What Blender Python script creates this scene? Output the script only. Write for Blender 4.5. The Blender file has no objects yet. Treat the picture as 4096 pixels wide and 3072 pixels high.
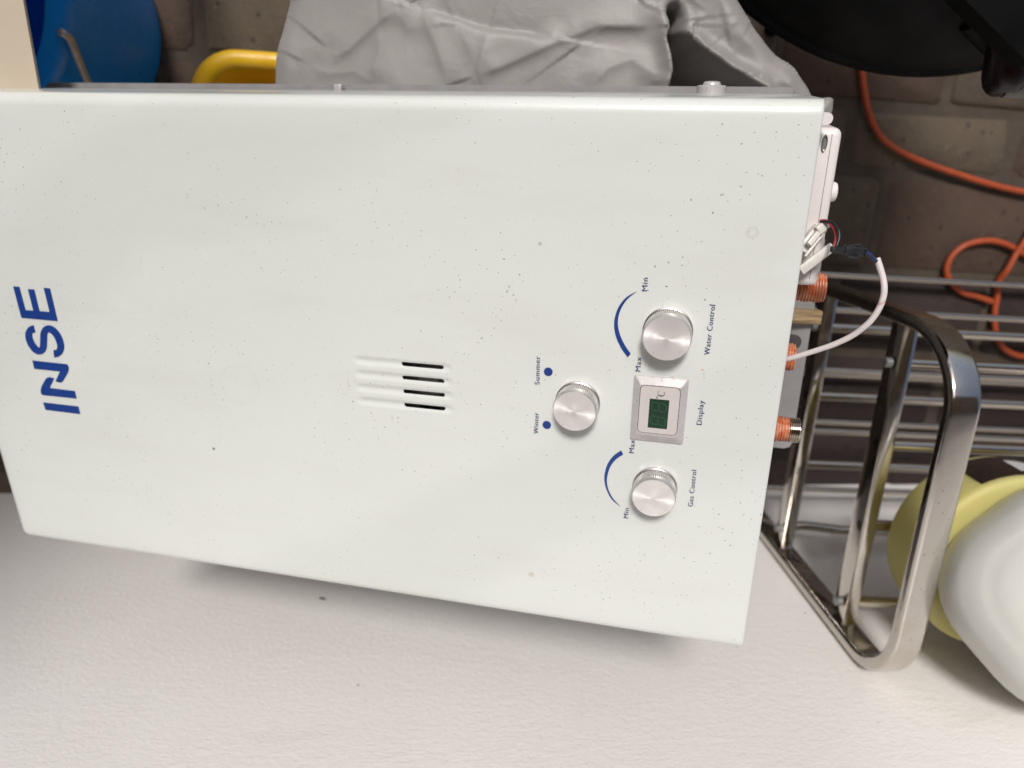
import bpy, bmesh, math, random
import numpy as np
from mathutils import Vector, Matrix, noise
random.seed(7)
SC = bpy.context.scene
COL = SC.collection
# ---------------------------------------------------------------- camera
F = 3000.0; H = 1.0
N = np.array([-.0493, -.295, 1.]); N /= np.linalg.norm(N)
PH = -.0608
X0 = np.array([1., 0, 0]) - N[0]*N; X0 /= np.linalg.norm(X0); Y0 = np.cross(-N, X0)
XA = X0*math.cos(PH) + Y0*math.sin(PH); YA = np.cross(-N, XA)
R = np.array([XA, YA, -N])
CAM = np.array([0, 0, H])
cd = bpy.data.cameras.new('camera'); cam = bpy.data.objects.new('camera', cd); COL.objects.link(cam)
r_, d_, f_ = R @ np.array([1, 0, 0.]), R @ np.array([0, 1., 0]), R @ np.array([0, 0, 1.])
M = Matrix(((r_[0], -d_[0], -f_[0], 0), (r_[1], -d_[1], -f_[1], 0), (r_[2], -d_[2], -f_[2], H), (0, 0, 0, 1)))
cam.matrix_world = M
cd.sensor_width = 36; cd.lens = 36*F/4096; cd.clip_start = .02; cd.clip_end = 200
cd.dof.use_dof = True; cd.dof.focus_distance = .40; cd.dof.aperture_fstop = 7.5
SC.camera = cam
# ---------------------------------------------------------------- light
EL, AZ = math.radians(53.5), math.atan2(1.0, -.22)          # direction towards the sun
wd = bpy.data.worlds.new('World'); SC.world = wd; wd.use_nodes = True
nt = wd.node_tree; bg = nt.nodes['Background']
sky = nt.nodes.new('ShaderNodeTexSky'); sky.sky_type = 'NISHITA'; sky.sun_disc = False
sky.sun_elevation = EL; sky.sun_rotation = math.pi/2 - AZ; sky.air_density = 1.0; sky.dust_density = 3.5; sky.ozone_density = .6
nt.links.new(sky.outputs[0], bg.inputs[0]); bg.inputs[1].default_value = .08
ld = bpy.data.lights.new('sun', 'SUN'); ld.energy = 2.75; ld.angle = math.radians(11); ld.color = (1, .975, .95)
sun = bpy.data.objects.new('sun', ld); COL.objects.link(sun)
sdir = Vector((math.cos(AZ)*math.cos(EL), math.sin(AZ)*math.cos(EL), math.sin(EL)))
sun.rotation_euler = sdir.to_track_quat('Z', 'Y').to_euler(); sun.location = sdir*3
SC.view_settings.view_transform = 'Standard'; SC.view_settings.look = 'None'
SC.view_settings.exposure = 0.12; SC.view_settings.gamma = 1.0
SC.cycles.use_denoising = True

# ---------------------------------------------------------------- where a line of sight meets a plane of the place
def ray(x, y): return R @ np.array([(x-2048)/F, (y-1536)/F, 1.])
def onz(x, y, z): r = ray(x, y); return Vector(CAM + r*(z-H)/r[2])
def onx(x, y, X): r = ray(x, y); return Vector(CAM + r*X/r[0])
def dep(x, y, d): return Vector(CAM + ray(x, y)*d)

# ---------------------------------------------------------------- helpers
def tag(o, label=None, cat=None, group=None, kind=None):
    for k, v in (('label', label), ('category', cat), ('group', group), ('kind', kind)):
        if v: o[k] = v
    return o
def empty(name, loc=(0, 0, 0), mat=None):
    o = bpy.data.objects.new(name, None); o.empty_display_size = .05; COL.objects.link(o)
    if mat is not None: o.matrix_world = mat
    else: o.location = loc
    return o
def obj(name, bm, m, parent=None, smooth=True, angle=40, loc=None, mat=None):
    me = bpy.data.meshes.new(name)
    if isinstance(bm, bmesh.types.BMesh):
        bmesh.ops.recalc_face_normals(bm, faces=bm.faces)
        bm.to_mesh(me); bm.free()
    else: me.from_pydata(*bm); me.update()
    if smooth:
        me.shade_smooth()
        try: me.set_sharp_from_angle(angle=math.radians(angle))
        except Exception: pass
    for k in (m if isinstance(m, (list, tuple)) else [m]): me.materials.append(k)
    o = bpy.data.objects.new(name, me); COL.objects.link(o)
    if parent is not None: o.parent = parent
    if mat is not None: o.matrix_local = mat
    elif loc is not None: o.location = loc
    return o
def box_bm(lo, hi, bev=0, seg=2, bm=None, mat=None):
    b = bm or bmesh.new()
    g = bmesh.ops.create_cube(b, size=1)['verts']
    lo, hi = Vector(lo), Vector(hi)
    for v in g: v.co = Vector([lo[i] + (v.co[i]+.5)*(hi[i]-lo[i]) for i in range(3)])
    if bev:
        es = list({e for v in g for e in v.link_edges})
        r = bmesh.ops.bevel(b, geom=es, offset=bev, segments=seg, affect='EDGES', profile=.5)
        g = list({v for f in r['faces'] for v in f.verts} | {v for v in g if v.is_valid})
    if mat is not None:
        for v in g: v.co = mat @ v.co
    return b
def catmull(P, n=8, closed=False):
    P = [Vector(p) for p in P]; out = []
    m = len(P)
    for i in range(m - (0 if closed else 1)):
        p1, p2 = P[i % m], P[(i+1) % m]
        p0 = P[(i-1) % m] if (closed or i > 0) else p1*2 - p2
        p3 = P[(i+2) % m] if (closed or i+2 < m) else p2*2 - p1
        for k in range(n):
            t = k/n
            out.append(.5*((2*p1) + (-p0+p2)*t + (2*p0-5*p1+4*p2-p3)*t*t + (-p0+3*p1-3*p2+p3)*t**3))
    if not closed: out.append(P[-1])
    return out
def tube_bm(path, r, seg=12, bm=None, sec=None, up=None, cap=True):
    """sweep a round (or given) section along a path"""
    b = bm or bmesh.new(); rings = []
    n = len(path)
    T = [(path[min(i+1, n-1)] - path[max(i-1, 0)]).normalized() for i in range(n)]
    u = (Vector(up) if up is not None else (Vector((0, 0, 1)) if abs(T[0].z) < .9 else Vector((1, 0, 0))))
    for i in range(n):
        if up is None or i > 0 and up is None: pass
        base = Vector(up) if up is not None else u
        a = (base - T[i]*base.dot(T[i])).normalized(); u = a
        c = T[i].cross(a)
        rr = r(i/(n-1)) if callable(r) else r
        S = sec or [(math.cos(2*math.pi*k/seg), math.sin(2*math.pi*k/seg)) for k in range(seg)]
        rings.append([b.verts.new(path[i] + (a*s[0] + c*s[1])*(rr if sec is None else 1)) for s in S])
    m = len(rings[0])
    for i in range(n-1):
        for k in range(m):
            b.faces.new((rings[i][k], rings[i][(k+1) % m], rings[i+1][(k+1) % m], rings[i+1][k]))
    if cap: b.faces.new(rings[0][::-1]); b.faces.new(rings[-1])
    return b
def lathe_bm(prof, seg=48, bm=None, mat=None, rf=None):
    """profile of (radius, height) about local z"""
    b = bm or bmesh.new(); rings = []
    for i, (r, z) in enumerate(prof):
        if r < 1e-7: rings.append([b.verts.new((0, 0, z))])
        else: rings.append([b.verts.new(((r + (rf(i, k) if rf else 0))*math.cos(2*math.pi*k/seg), (r + (rf(i, k) if rf else 0))*math.sin(2*math.pi*k/seg), z)) for k in range(seg)])
    for i in range(len(rings)-1):
        A, B = rings[i], rings[i+1]
        if len(A) == 1 and len(B) == 1: continue
        for k in range(seg):
            if len(A) == 1: b.faces.new((A[0], B[k], B[(k+1) % seg]))
            elif len(B) == 1: b.faces.new((A[k], B[0], A[(k+1) % seg]))
            else: b.faces.new((A[k], A[(k+1) % seg], B[(k+1) % seg], B[k]))
    if mat is not None:
        for rg in rings:
            for v in rg: v.co = mat @ v.co
    return b
def poly_bm(loops, z0, z1, bm=None):
    """prisms from flat outlines"""
    b = bm or bmesh.new()
    for L in loops:
        A = [b.verts.new((p[0], p[1], z0)) for p in L]; B = [b.verts.new((p[0], p[1], z1)) for p in L]
        n = len(L)
        for k in range(n): b.faces.new((A[k], A[(k+1) % n], B[(k+1) % n], B[k]))
        fa = b.faces.new(A[::-1]); fb = b.faces.new(B); fa.normal_update(); fb.normal_update()
        bmesh.ops.triangulate(b, faces=[fa, fb])
    return b
def rrect(x0, y0, x1, y1, r, n=8):
    out = []
    for cx, cy, a in ((x1-r, y1-r, 0), (x0+r, y1-r, 90), (x0+r, y0+r, 180), (x1-r, y0+r, 270)):
        for k in range(n+1):
            t = math.radians(a + 90*k/n); out.append((cx + r*math.cos(t), cy + r*math.sin(t)))
    return out

# ---------------------------------------------------------------- materials
def mat(name, col, rough=.5, metal=0, **kw):
    m = bpy.data.materials.new(name); m.use_nodes = True
    p = m.node_tree.nodes['Principled BSDF']
    p.inputs['Base Color'].default_value = (*col, 1); p.inputs['Roughness'].default_value = rough
    p.inputs['Metallic'].default_value = metal
    for k, v in kw.items(): p.inputs[k.replace('_', ' ')].default_value = v
    return m
class NB:
    """short hand for building a node tree"""
    def __init__(s, m): s.t = m.node_tree; s.p = s.t.nodes['Principled BSDF']; s._c = None
    def n(s, ty, **kw):
        q = s.t.nodes.new('ShaderNode' + ty)
        for k, v in kw.items():
            if k in q.inputs.keys() if isinstance(k, str) else False: s.set(q.inputs[k], v)
            else: setattr(q, k, v)
        return q
    def set(s, inp, v):
        if isinstance(v, bpy.types.NodeSocket): s.t.links.new(v, inp)
        else: inp.default_value = v
    def co(s, scale=(1, 1, 1), rot=(0, 0, 0), out='Object'):
        tc = s.t.nodes.new('ShaderNodeTexCoord'); mp = s.t.nodes.new('ShaderNodeMapping')
        mp.inputs['Scale'].default_value = scale; mp.inputs['Rotation'].default_value = rot
        s.t.links.new(tc.outputs[out], mp.inputs[0]); return mp.outputs[0]
    def noise(s, vec, scale, detail=3, rough=.5, dist=0):
        q = s.t.nodes.new('ShaderNodeTexNoise'); s.set(q.inputs['Vector'], vec)
        q.inputs['Scale'].default_value = scale; q.inputs['Detail'].default_value = detail
        q.inputs['Roughness'].default_value = rough; q.inputs['Distortion'].default_value = dist
        return q.outputs['Fac']
    def math(s, op, a, b=0.0, c=None, clamp=False):
        q = s.t.nodes.new('ShaderNodeMath'); q.operation = op; q.use_clamp = clamp
        s.set(q.inputs[0], a); s.set(q.inputs[1], b)
        if c is not None: s.set(q.inputs[2], c)
        return q.outputs[0]
    def ramp(s, v, lo, hi, a=0.0, b=1.0):
        q = s.t.nodes.new('ShaderNodeMapRange'); q.interpolation_type = 'SMOOTHSTEP'
        s.set(q.inputs[0], v)
        for i, x in enumerate((lo, hi, a, b)): s.set(q.inputs[i+1], x)
        return q.outputs[0]
    def mix(s, f, a, b, mode='MIX'):
        q = s.t.nodes.new('ShaderNodeMix'); q.data_type = 'RGBA'; q.blend_type = mode
        s.set(q.inputs[0], f)
        s.set(q.inputs[6], a if isinstance(a, bpy.types.NodeSocket) else (*a, 1))
        s.set(q.inputs[7], b if isinstance(b, bpy.types.NodeSocket) else (*b, 1))
        return q.outputs[2]
    def bump(s, h, strength=.3, dist=.001, prev=None):
        q = s.t.nodes.new('ShaderNodeBump'); q.inputs['Strength'].default_value = strength
        q.inputs['Distance'].default_value = dist; s.set(q.inputs['Height'], h)
        if prev is not None: s.set(q.inputs['Normal'], prev)
        return q.outputs[0]
    def color(s, v): s.set(s.p.inputs['Base Color'], v)
    def rough(s, v): s.set(s.p.inputs['Roughness'], v)
    def normal(s, v): s.set(s.p.inputs['Normal'], v)
def varied(name, col, rough=.5, metal=0, col2=None, scale=20, amt=.5, bump=.1, bscale=200, bdist=.0005, rv=.1, **kw):
    m = mat(name, col, rough, metal, **kw); b = NB(m); v = b.co()
    c2 = col2 or tuple(c*.75 for c in col)
    f = b.noise(v, scale, 5, .6)
    b.color(b.mix(b.ramp(f, .5-amt/2, .5+amt/2), c2, col))
    b.rough(b.ramp(b.noise(v, scale*2.3, 3), .3, .7, rough-rv, rough+rv))
    if bump: b.normal(b.bump(b.noise(v, bscale, 3), bump, bdist))
    return m

def casing_mat():
    m = mat('white_enamel', (.65, .69, .665), .26); b = NB(m); v = b.co()
    p = b.p; p.inputs['Coat Weight'].default_value = .5; p.inputs['Coat Roughness'].default_value = .08
    base = b.mix(b.ramp(b.noise(v, 5, 3, .5), .1, .9), (.672, .700, .672), (.706, .730, .704))
    # diagonal band painted for soft reflections and wipe marks; dried smears, fine mottling
    wv = b.t.nodes.new('ShaderNodeTexWave'); wv.inputs['Scale'].default_value = 1.15; wv.inputs['Distortion'].default_value = 2.2; wv.inputs['Detail'].default_value = 3; wv.inputs['Detail Scale'].default_value = 1.5
    b.set(wv.inputs['Vector'], b.co((1, 1, 1), (0, 0, -.62)))
    base = b.mix(b.math('MULTIPLY', b.ramp(wv.outputs['Fac'], .72, .95), .20), base, (.50, .53, .50))
    base = b.mix(b.math('MULTIPLY', b.ramp(b.noise(b.co((1, .25, 1), (0, 0, .5)), 30, 4, .6), .45, .85), .24), base, (.54, .52, .44))
    base = b.mix(b.ramp(b.noise(v, 900, 2, .6), .3, .7, 0, .10), base, (.50, .53, .50))
    sx = b.t.nodes.new('ShaderNodeSeparateXYZ'); b.set(sx.inputs[0], v)
    def spot(px, py, r, wd, amt, c, base, asp=1.0):
        q = hp(px, py); rr = (hp(px+r, py)-q).length
        dx_ = b.math('SUBTRACT', sx.outputs[0], q.x); dy_ = b.math('MULTIPLY', b.math('SUBTRACT', sx.outputs[1], q.y), asp)
        d = b.math('SQRT', b.math('ADD', b.math('MULTIPLY', dx_, dx_), b.math('MULTIPLY', dy_, dy_)))
        d = b.math('ADD', d, b.math('MULTIPLY', b.math('SUBTRACT', b.noise(v, 60, 2), .5), rr*.3))
        f = b.ramp(b.math('ABSOLUTE', b.math('SUBTRACT', d, rr)), 0, rr*wd, 1, 0) if wd else b.ramp(d, rr*.8, rr, 1, 0)
        return b.mix(b.math('MULTIPLY', f, amt), base, c)
    base = spot(960, 1540, 75, .10, .08, (.42, .42, .36), base)
    base = spot(2125, 2298, 13, 0, .6, (.50, .47, .34), base)
    base = spot(3010, 930, 20, .5, .28, (.44, .43, .32), base)
    base = spot(2160, 975, 8, 0, .5, (.30, .28, .22), base)
    base = spot(2810, 1480, 5, 0, .8, (.55, .33, .12), base)
    base = spot(855, 1795, 6, 0, .9, (.18, .17, .14), base)
    base = spot(2310, 970, 26, .06, .22, (.30, .29, .26), base, 1.6)
    base = spot(1820, 1680, 60, .04, .08, (.42, .40, .34), base, .6)
    base = spot(2190, 2080, 17, .12, .15, (.40, .39, .34), base)
    col = base
    dens = b.math('MULTIPLY_ADD', b.noise(b.co((1, 1, 1), (0, 0, 1)), 13, 2, .5), 1.7, -.20, clamp=True)
    for i, (sc, thr, pw, st, rot, c) in enumerate(((430, .30, 3, (1, 1, 1), 0, (.12, .11, .09)), (260, .15, 4, (1, .45, 1), .35, (.07, .06, .05)), (110, .060, 4, (1, .45, 1), -.5, (.03, .025, .02)), (300, .26, 3, (1, .8, 1), .9, (.42, .41, .36)))):
        tc = b.co(tuple(q for q in st), (0, 0, rot))
        q = b.t.nodes.new('ShaderNodeTexVoronoi'); q.feature = 'F1'; q.inputs['Scale'].default_value = sc; b.set(q.inputs['Vector'], tc)
        w = b.t.nodes.new('ShaderNodeTexWhiteNoise'); w.noise_dimensions = '3D'; b.set(w.inputs['Vector'], q.outputs['Position'])
        r = b.math('MULTIPLY', b.math('POWER', w.outputs['Value'], pw), b.math('MULTIPLY', dens, thr))
        r = b.math('SUBTRACT', r, .02)
        d = b.math('SUBTRACT', r, q.outputs['Distance'])
        col = b.mix(b.math('MULTIPLY', b.ramp(d, -.01, .03), (.65, .8, .95, .6)[i]), col, c)
    b.color(col)
    b.rough(b.math('MULTIPLY_ADD', b.noise(b.co((1, .4, 1), (0, 0, -.6)), 6, 2), .14, .22))
    b.normal(b.bump(b.noise(v, 420, 2), .06, .0004, b.bump(b.noise(v, 9, 2), .12, .006)))
    return m
M_BLUE = varied('blue_print', (.010, .045, .24), .4, col2=(.008, .038, .20), scale=60, bump=0)
M_NAVY = mat('navy_print', (.018, .04, .16), .45)
M_BLACKP = mat('black_print', (.02, .02, .02), .5)
M_GREY = varied('grey_painted_steel', (.33, .32, .32), .45, col2=(.27, .26, .26), scale=40, bump=.05, metal=.2)
M_STEEL = varied('inner_steel', (.30, .28, .27), .45, metal=.4, scale=80, bump=.05)
M_DARK = mat('dark_cavity', (.06, .052, .05), .7)
def alu(name, face):
    m = mat(name, (.66, .63, .615), .34, 1.0); b = NB(m); v = b.co()
    if face:
        q = b.t.nodes.new('ShaderNodeTexWave'); q.wave_type = 'RINGS'; q.rings_direction = 'Z'; q.inputs['Scale'].default_value = 420; q.inputs['Distortion'].default_value = 1.5; q.inputs['Detail Scale'].default_value = 3
        b.set(q.inputs['Vector'], v)
        b.normal(b.bump(q.outputs['Fac'], .12, .0001))
        b.p.inputs['Anisotropic'].default_value = .85; b.p.inputs['Metallic'].default_value = .6
        tg = b.t.nodes.new('ShaderNodeTangent'); tg.direction_type = 'RADIAL'; tg.axis = 'Z'; b.set(b.p.inputs['Tangent'], tg.outputs[0])
        st = b.ramp(b.noise(v, 260, 4, .6), .60, .72)
        b.color(b.mix(b.math('MULTIPLY', st, .30), (.90, .865, .85), (.50, .47, .44)))
        b.rough(b.ramp(b.noise(v, 300, 3), .3, .8, .32, .46))
    return m
M_ALUF, M_ALU = alu('brushed_aluminium_face', True), alu('turned_aluminium', False)
M_BEZ = varied('silver_grey_plastic', (.56, .53, .53), .35, col2=(.50, .475, .475), scale=120, metal=.25, bump=.06, bscale=900)
M_PAN = varied('display_panel_plastic', (.60, .555, .535), .45, col2=(.56, .52, .50), scale=150, bump=.03)
M_LCD = varied('green_display_glass', (.008, .038, .018), .22, col2=(.006, .028, .014), scale=150, bump=0, rv=.05)
M_SEG = mat('unlit_segment', (.018, .075, .034), .4)
M_WPL = varied('white_plastic', (.74, .69, .67), .35, col2=(.70, .655, .63), scale=30, bump=.02)
M_CLIP = varied('milky_plastic', (.72, .69, .64), .35, scale=60, bump=0, Subsurface_Weight=.2, Subsurface_Radius=(.004, .004, .004))
M_BLKPL = varied('black_plastic', (.022, .023, .027), .4, scale=80, bump=.05)
M_RED = mat('red_wire', (.35, .02, .03), .4); M_BLKW = mat('black_wire', (.012, .012, .014), .4); M_BLUW = mat('blue_wire', (.02, .03, .12), .4)
def chrome_mat(name, tint, tar):
    m = mat(name, tint, .12, 1.0); b = NB(m); v = b.co()
    t = b.ramp(b.noise(v, 16, 6, .7), .42, .78)
    pit = b.ramp(b.noise(v, 420, 2, .5), .70, .75)
    c = b.mix(b.math('MULTIPLY', t, tar), tint, (.56, .51, .44))
    b.color(b.mix(pit, c, (.10, .07, .05)))
    b.rough(b.math('ADD', b.ramp(t, 0, 1, .06, .06 + .24*tar), b.ramp(b.noise(v, 90, 4), .35, .75, 0, .10)))
    b.normal(b.bump(b.noise(v, 60, 3, .6), .06, .002))
    return m
M_CHR = chrome_mat('worn_chrome', (.60, .565, .52), .9); M_CHR2 = chrome_mat('chrome_rod', (.58, .52, .445), .5)
M_BOLT = varied('zinc_bolt', (.35, .36, .34), .45, metal=.8, scale=200, bump=.1)
def wall_mat():
    m = mat('embossed_white_wall', (.74, .71, .70), .36); b = NB(m)
    v = b.co((1, 1, 2.2), (0, math.radians(14), 0))
    col = b.mix(b.ramp(b.noise(b.co(), 3, 4, .6), .35, .7), (.845, .812, .782), (.885, .86, .835))
    gr = b.ramp(b.noise(b.co((.6, 1, 2)), 9, 5, .65), .58, .78)
    col = b.mix(b.math('MULTIPLY', gr, .28), col, (.58, .51, .42))
    col = b.mix(b.math('MULTIPLY', b.ramp(b.noise(b.co((1, 1, .5)), 140, 3, .7), .62, .74), .20), col, (.55, .50, .44))
    q = b.t.nodes.new('ShaderNodeTexVoronoi'); q.inputs['Scale'].default_value = 26; b.set(q.inputs['Vector'], b.co((1, 1, 1.3)))
    sp = b.ramp(q.outputs['Distance'], .022, .034, 1, 0)
    w = b.t.nodes.new('ShaderNodeTexWhiteNoise'); b.set(w.inputs['Vector'], q.outputs['Position'])
    sp = b.math('MULTIPLY', sp, b.ramp(w.outputs['Value'], .6, .7))
    b.color(b.mix(sp, col, (.06, .05, .04)))
    h = b.math('ADD', b.math('MULTIPLY', b.noise(v, 210, 4, .55, .6), 1.0), b.math('MULTIPLY', b.noise(v, 70, 3, .5), .7))
    b.normal(b.bump(h, .42, .0014))
    b.rough(b.ramp(b.noise(v, 120, 3), .3, .7, .30, .45))
    return m
M_WALL = wall_mat()
def paver_mat(name, c1, c2, c3):
    m = mat(name, c1, .85); b = NB(m); v = b.co()
    c = b.mix(b.ramp(b.noise(v, 14, 6, .65), .35, .68), c1, c2)
    c = b.mix(b.ramp(b.noise(v, 70, 5, .7), .52, .75), c, c3)
    q = b.t.nodes.new('ShaderNodeTexVoronoi'); q.inputs['Scale'].default_value = 45; b.set(q.inputs['Vector'], v)
    c = b.mix(b.ramp(q.outputs['Distance'], .10, .16, .8, 0), c, tuple(x*.35 for x in c1))
    b.color(c)
    h = b.math('ADD', b.noise(v, 60, 6, .7), b.math('MULTIPLY', b.noise(v, 300, 4, .6), .4))
    b.normal(b.bump(h, .8, .003))
    return m
M_PAV = [paver_mat('paver_grey_brown', (.092, .068, .044), (.072, .053, .036), (.115, .089, .062)),
         paver_mat('paver_red_brown', (.066, .040, .026), (.052, .031, .021), (.080, .052, .036)),
         paver_mat('paver_maroon_shaded', (.026, .015, .013), (.019, .011, .010), (.034, .021, .018)),
         paver_mat('paver_taupe', (.076, .056, .039), (.060, .044, .032), (.094, .072, .052))]
M_MORT = varied('sandy_mortar', (.066, .050, .037), .95, col2=(.050, .038, .028), scale=30, bump=.5, bscale=250, bdist=.002)
M_ORC = varied('orange_cable_sheath', (.36, .058, .012), .55, col2=(.28, .045, .010), scale=40, bump=.1, bscale=300)
def fabric_mat():
    m = mat('grey_polyester', (.30, .28, .27), .52); b = NB(m); v = b.co()
    b.color(b.mix(b.ramp(b.noise(v, 8, 5, .6), .35, .7), (.235, .222, .212), (.280, .266, .255)))
    b.p.inputs['Sheen Weight'].default_value = .15
    h = b.math('ADD', b.math('MULTIPLY', b.noise(v, 30, 4, .6, .8), 1.0), b.math('MULTIPLY', b.noise(v, 900, 2), .05))
    b.normal(b.bump(h, .22, .004))
    return m
M_FAB = fabric_mat()
M_BUCK = varied('blue_bucket_plastic', (.006, .31, .90), .35, col2=(.005, .27, .84), scale=10, bump=.02, bscale=20, bdist=.001)
M_WIRE = varied('galvanised_handle_wire', (.62, .55, .48), .5, metal=.6, scale=80)
M_YTUB = varied('yellow_tub_plastic', (.66, .42, .012), .38, col2=(.62, .34, .01), scale=26, amt=.6, bump=.08, bscale=90)
M_BEIGE = varied('beige_board', (.50, .42, .32), .6, col2=(.46, .385, .29), scale=12, bump=.04)
M_GRILL = varied('black_enamel', (.0012, .0012, .0014), .55, col2=(.0008, .0008, .001), scale=14, bump=.05)
M_GRILL.node_tree.nodes['Principled BSDF'].inputs['Specular IOR Level'].default_value = .12
M_MAR = varied('dark_maroon_handle', (.014, .003, .003), .3, col2=(.008, .002, .002), scale=40, bump=.02)
M_SCUFF = varied('scuffed_grey_end', (.22, .21, .20), .7, scale=120, bump=.2)
M_WOOD = None
def wood_mat():
    m = mat('weathered_batten', (.32, .22, .12), .75); b = NB(m)
    v = b.co((.06, 1, 1))
    c = b.mix(b.ramp(b.noise(v, 320, 5, .7), .38, .62), (.14, .09, .045), (.42, .30, .16))
    b.color(b.mix(b.ramp(b.noise(b.co(), 40, 4), .4, .7), c, (.24, .17, .09)))
    b.normal(b.bump(b.noise(v, 420, 4), .6, .001)); return m
M_WOOD = wood_mat()
M_YBOT = varied('yellow_liquid_bottle', (.50, .45, .17), .5, col2=(.46, .41, .145), scale=9, bump=.02, Subsurface_Weight=.7, Subsurface_Radius=(.06, .05, .02), Subsurface_Scale=.6)
M_YRIM = mat('pale_yellow_base', (.52, .48, .26), .3)
M_LABEL = varied('black_bottle_label', (.022, .014, .012), .35, scale=60, bump=.05)
M_LABW = mat('white_label_patch', (.55, .53, .52), .4)
M_JUG = varied('milky_white_jug', (.66, .66, .62), .45, col2=(.63, .635, .605), scale=10, bump=.03, bscale=40, Subsurface_Weight=.45, Subsurface_Radius=(.02, .02, .02), Subsurface_Scale=.4)
def tape_mat():
    m = mat('orange_thread_tape', (.75, .22, .08), .42); b = NB(m)
    f = b.noise(b.co((1, 1, 3)), 160, 4, .6)
    b.color(b.mix(b.ramp(f, .35, .65), (.50, .10, .035), (.58, .27, .15)))
    b.p.inputs['Subsurface Weight'].default_value = .2; b.p.inputs['Subsurface Radius'].default_value = (.004, .002, .001)
    b.normal(b.bump(f, .3, .001)); return m
M_TAPE = tape_mat()
def sleeve_mat():
    m = mat('white_sleeve', (.66, .60, .59), .4); b = NB(m)
    q = b.n('TexWave'); q.wave_type = 'BANDS'; q.bands_direction = 'DIAGONAL'; q.inputs['Scale'].default_value = 26; q.inputs['Distortion'].default_value = 2; b.set(q.inputs['Vector'], b.co())
    b.color(b.mix(b.math('MULTIPLY', b.ramp(q.outputs['Fac'], .985, .999), .5), (.66, .60, .59), (.45, .16, .14))); return m
M_SLEEVE = sleeve_mat()

# ---------------------------------------------------------------- ground of pavers and the wall
bm = bmesh.new(); bmesh.ops.create_grid(bm, x_segments=1, y_segments=1, size=4)
fl = tag(obj('floor', bm, M_MORT, smooth=False, loc=(0, 2.0, -.0048)), kind='structure')
yr = [onz(3700, y, 0).y for y in (434, 705, 1105)]
rows = [yr[0], yr[1], yr[2]]                                   # joints between the rows seen beside the heater
y = yr[2]
down = []
while y > -.75: y -= random.uniform(.105, .125); down.append(y)
up = []; y = yr[0]
while y < .55: y += random.uniform(.10, .12); up.append(y)
joints = sorted(down + rows + up)
xc1, xc2, xc3 = onz(3400, 570, 0).x, onz(4065, 570, 0).x, onz(3508, 900, 0).x
def paver(x0, x1, y0, y1, m, dz):
    g = .0055; b = bmesh.new()
    nx, ny = max(2, int((x1-x0)/.04)), 3
    jit = {}
    P = rrect(x0+g, y0+g, x1-g, y1-g, .009, 3)
    P = [(px + random.uniform(-.0024, .0024), py + random.uniform(-.0024, .0024)) for px, py in P]
    cx, cy = (x0+x1)/2, (y0+y1)/2
    A = [b.verts.new((px-cx, py-cy, -.05)) for px, py in P]
    B = [b.verts.new((px-cx, py-cy, -.006)) for px, py in P]
    Cc = [b.verts.new(((px-cx)*(1-.012/(x1-x0)), (py-cy)*(1-.012/(y1-y0)), random.uniform(-.0014, 0))) for px, py in P]
    n = len(P)
    for k in range(n):
        j = (k+1) % n
        b.faces.new((A[k], A[j], B[j], B[k])); b.faces.new((B[k], B[j], Cc[j], Cc[k]))
    b.faces.new(Cc)
    o = obj('paver', b, m, fl, angle=60); o.location = (cx, cy-2.0, dz + .0048)
for i in range(len(joints)-1):
    y0, y1 = joints[i], joints[i+1]
    if abs(y0-yr[1]) < 1e-6: xs = [xc1-.44, xc1-.22, xc1, xc2, xc2+.22]; 
    elif abs(y0-yr[2]) < 1e-6: xs = [xc3-.54, xc3-.29, xc3, xc3+.26, xc3+.5]
    elif abs(y0-yr[0]) < 1e-6: xs = [xc1-.60, xc1-.35, xc1-.11, xc1+.12, xc1+.37]
    else:
        s = random.uniform(-.1, .1); xs = [xc1 + s + .222*k for k in range(-2, 3)]
    while xs[0] > -1.0: xs.insert(0, xs[0] - .222)
    while xs[-1] < 1.15: xs.append(xs[-1] + .222)
    for k in range(len(xs)-1):
        mm = random.choice((M_PAV[0], M_PAV[1], M_PAV[3]))
        if y1 < -.08 and xs[k] > .2: mm = M_PAV[2]  # shade under the rack is put into the darker paver colour
        if abs(y0-yr[1]) < 1e-6 and abs(xs[k]-xc1) < 1e-6: mm = M_PAV[0]
        if abs(y0-yr[2]) < 1e-6 and abs(xs[k]-xc3) < 1e-6: mm = M_PAV[1]
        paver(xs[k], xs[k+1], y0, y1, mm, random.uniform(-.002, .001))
w0, w1 = Vector((-.60, -.484, 0)), Vector((.39, -.434, 0))
WD = (w1-w0).normalized(); WN = Vector((-WD.y, WD.x, 0))
def onwall(x, y): r = Vector(ray(x, y)); c = Vector(CAM); return c + r*((w0-c).dot(WN)/r.dot(WN))
wm = Matrix.Translation(w0) @ Matrix(((WD.x, WN.x, 0, 0), (WD.y, WN.y, 0, 0), (0, 0, 1, 0), (0, 0, 0, 1)))
wl = tag(obj('wall', box_bm((-2.0, -.12, -.05), (3.0, 0, 2.3)), M_WALL, smooth=False, mat=wm), kind='structure')

# out of view: roof inferred from beige chrome reflections, and a wall added for shade
rfm = varied('beige_ceiling', (.50, .43, .34), .8, col2=(.45, .385, .30), scale=3, bump=.1)
tag(obj('roof', box_bm((-2.0, .02, 2.305), (3.0, .92, 2.42)), rfm, smooth=False, mat=wm), kind='structure')  # depth shaped so the sun still reaches the upper wall
tag(obj('shade_wall', box_bm((-.32, .003, -.04), (-.20, 1.75, 2.30)), varied('shade_wall_brown', (.16, .115, .085), .85, scale=8, bump=.3), smooth=False, mat=wm), kind='structure')  # added, unseen: blocks sun and sky from the heater's left end

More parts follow.
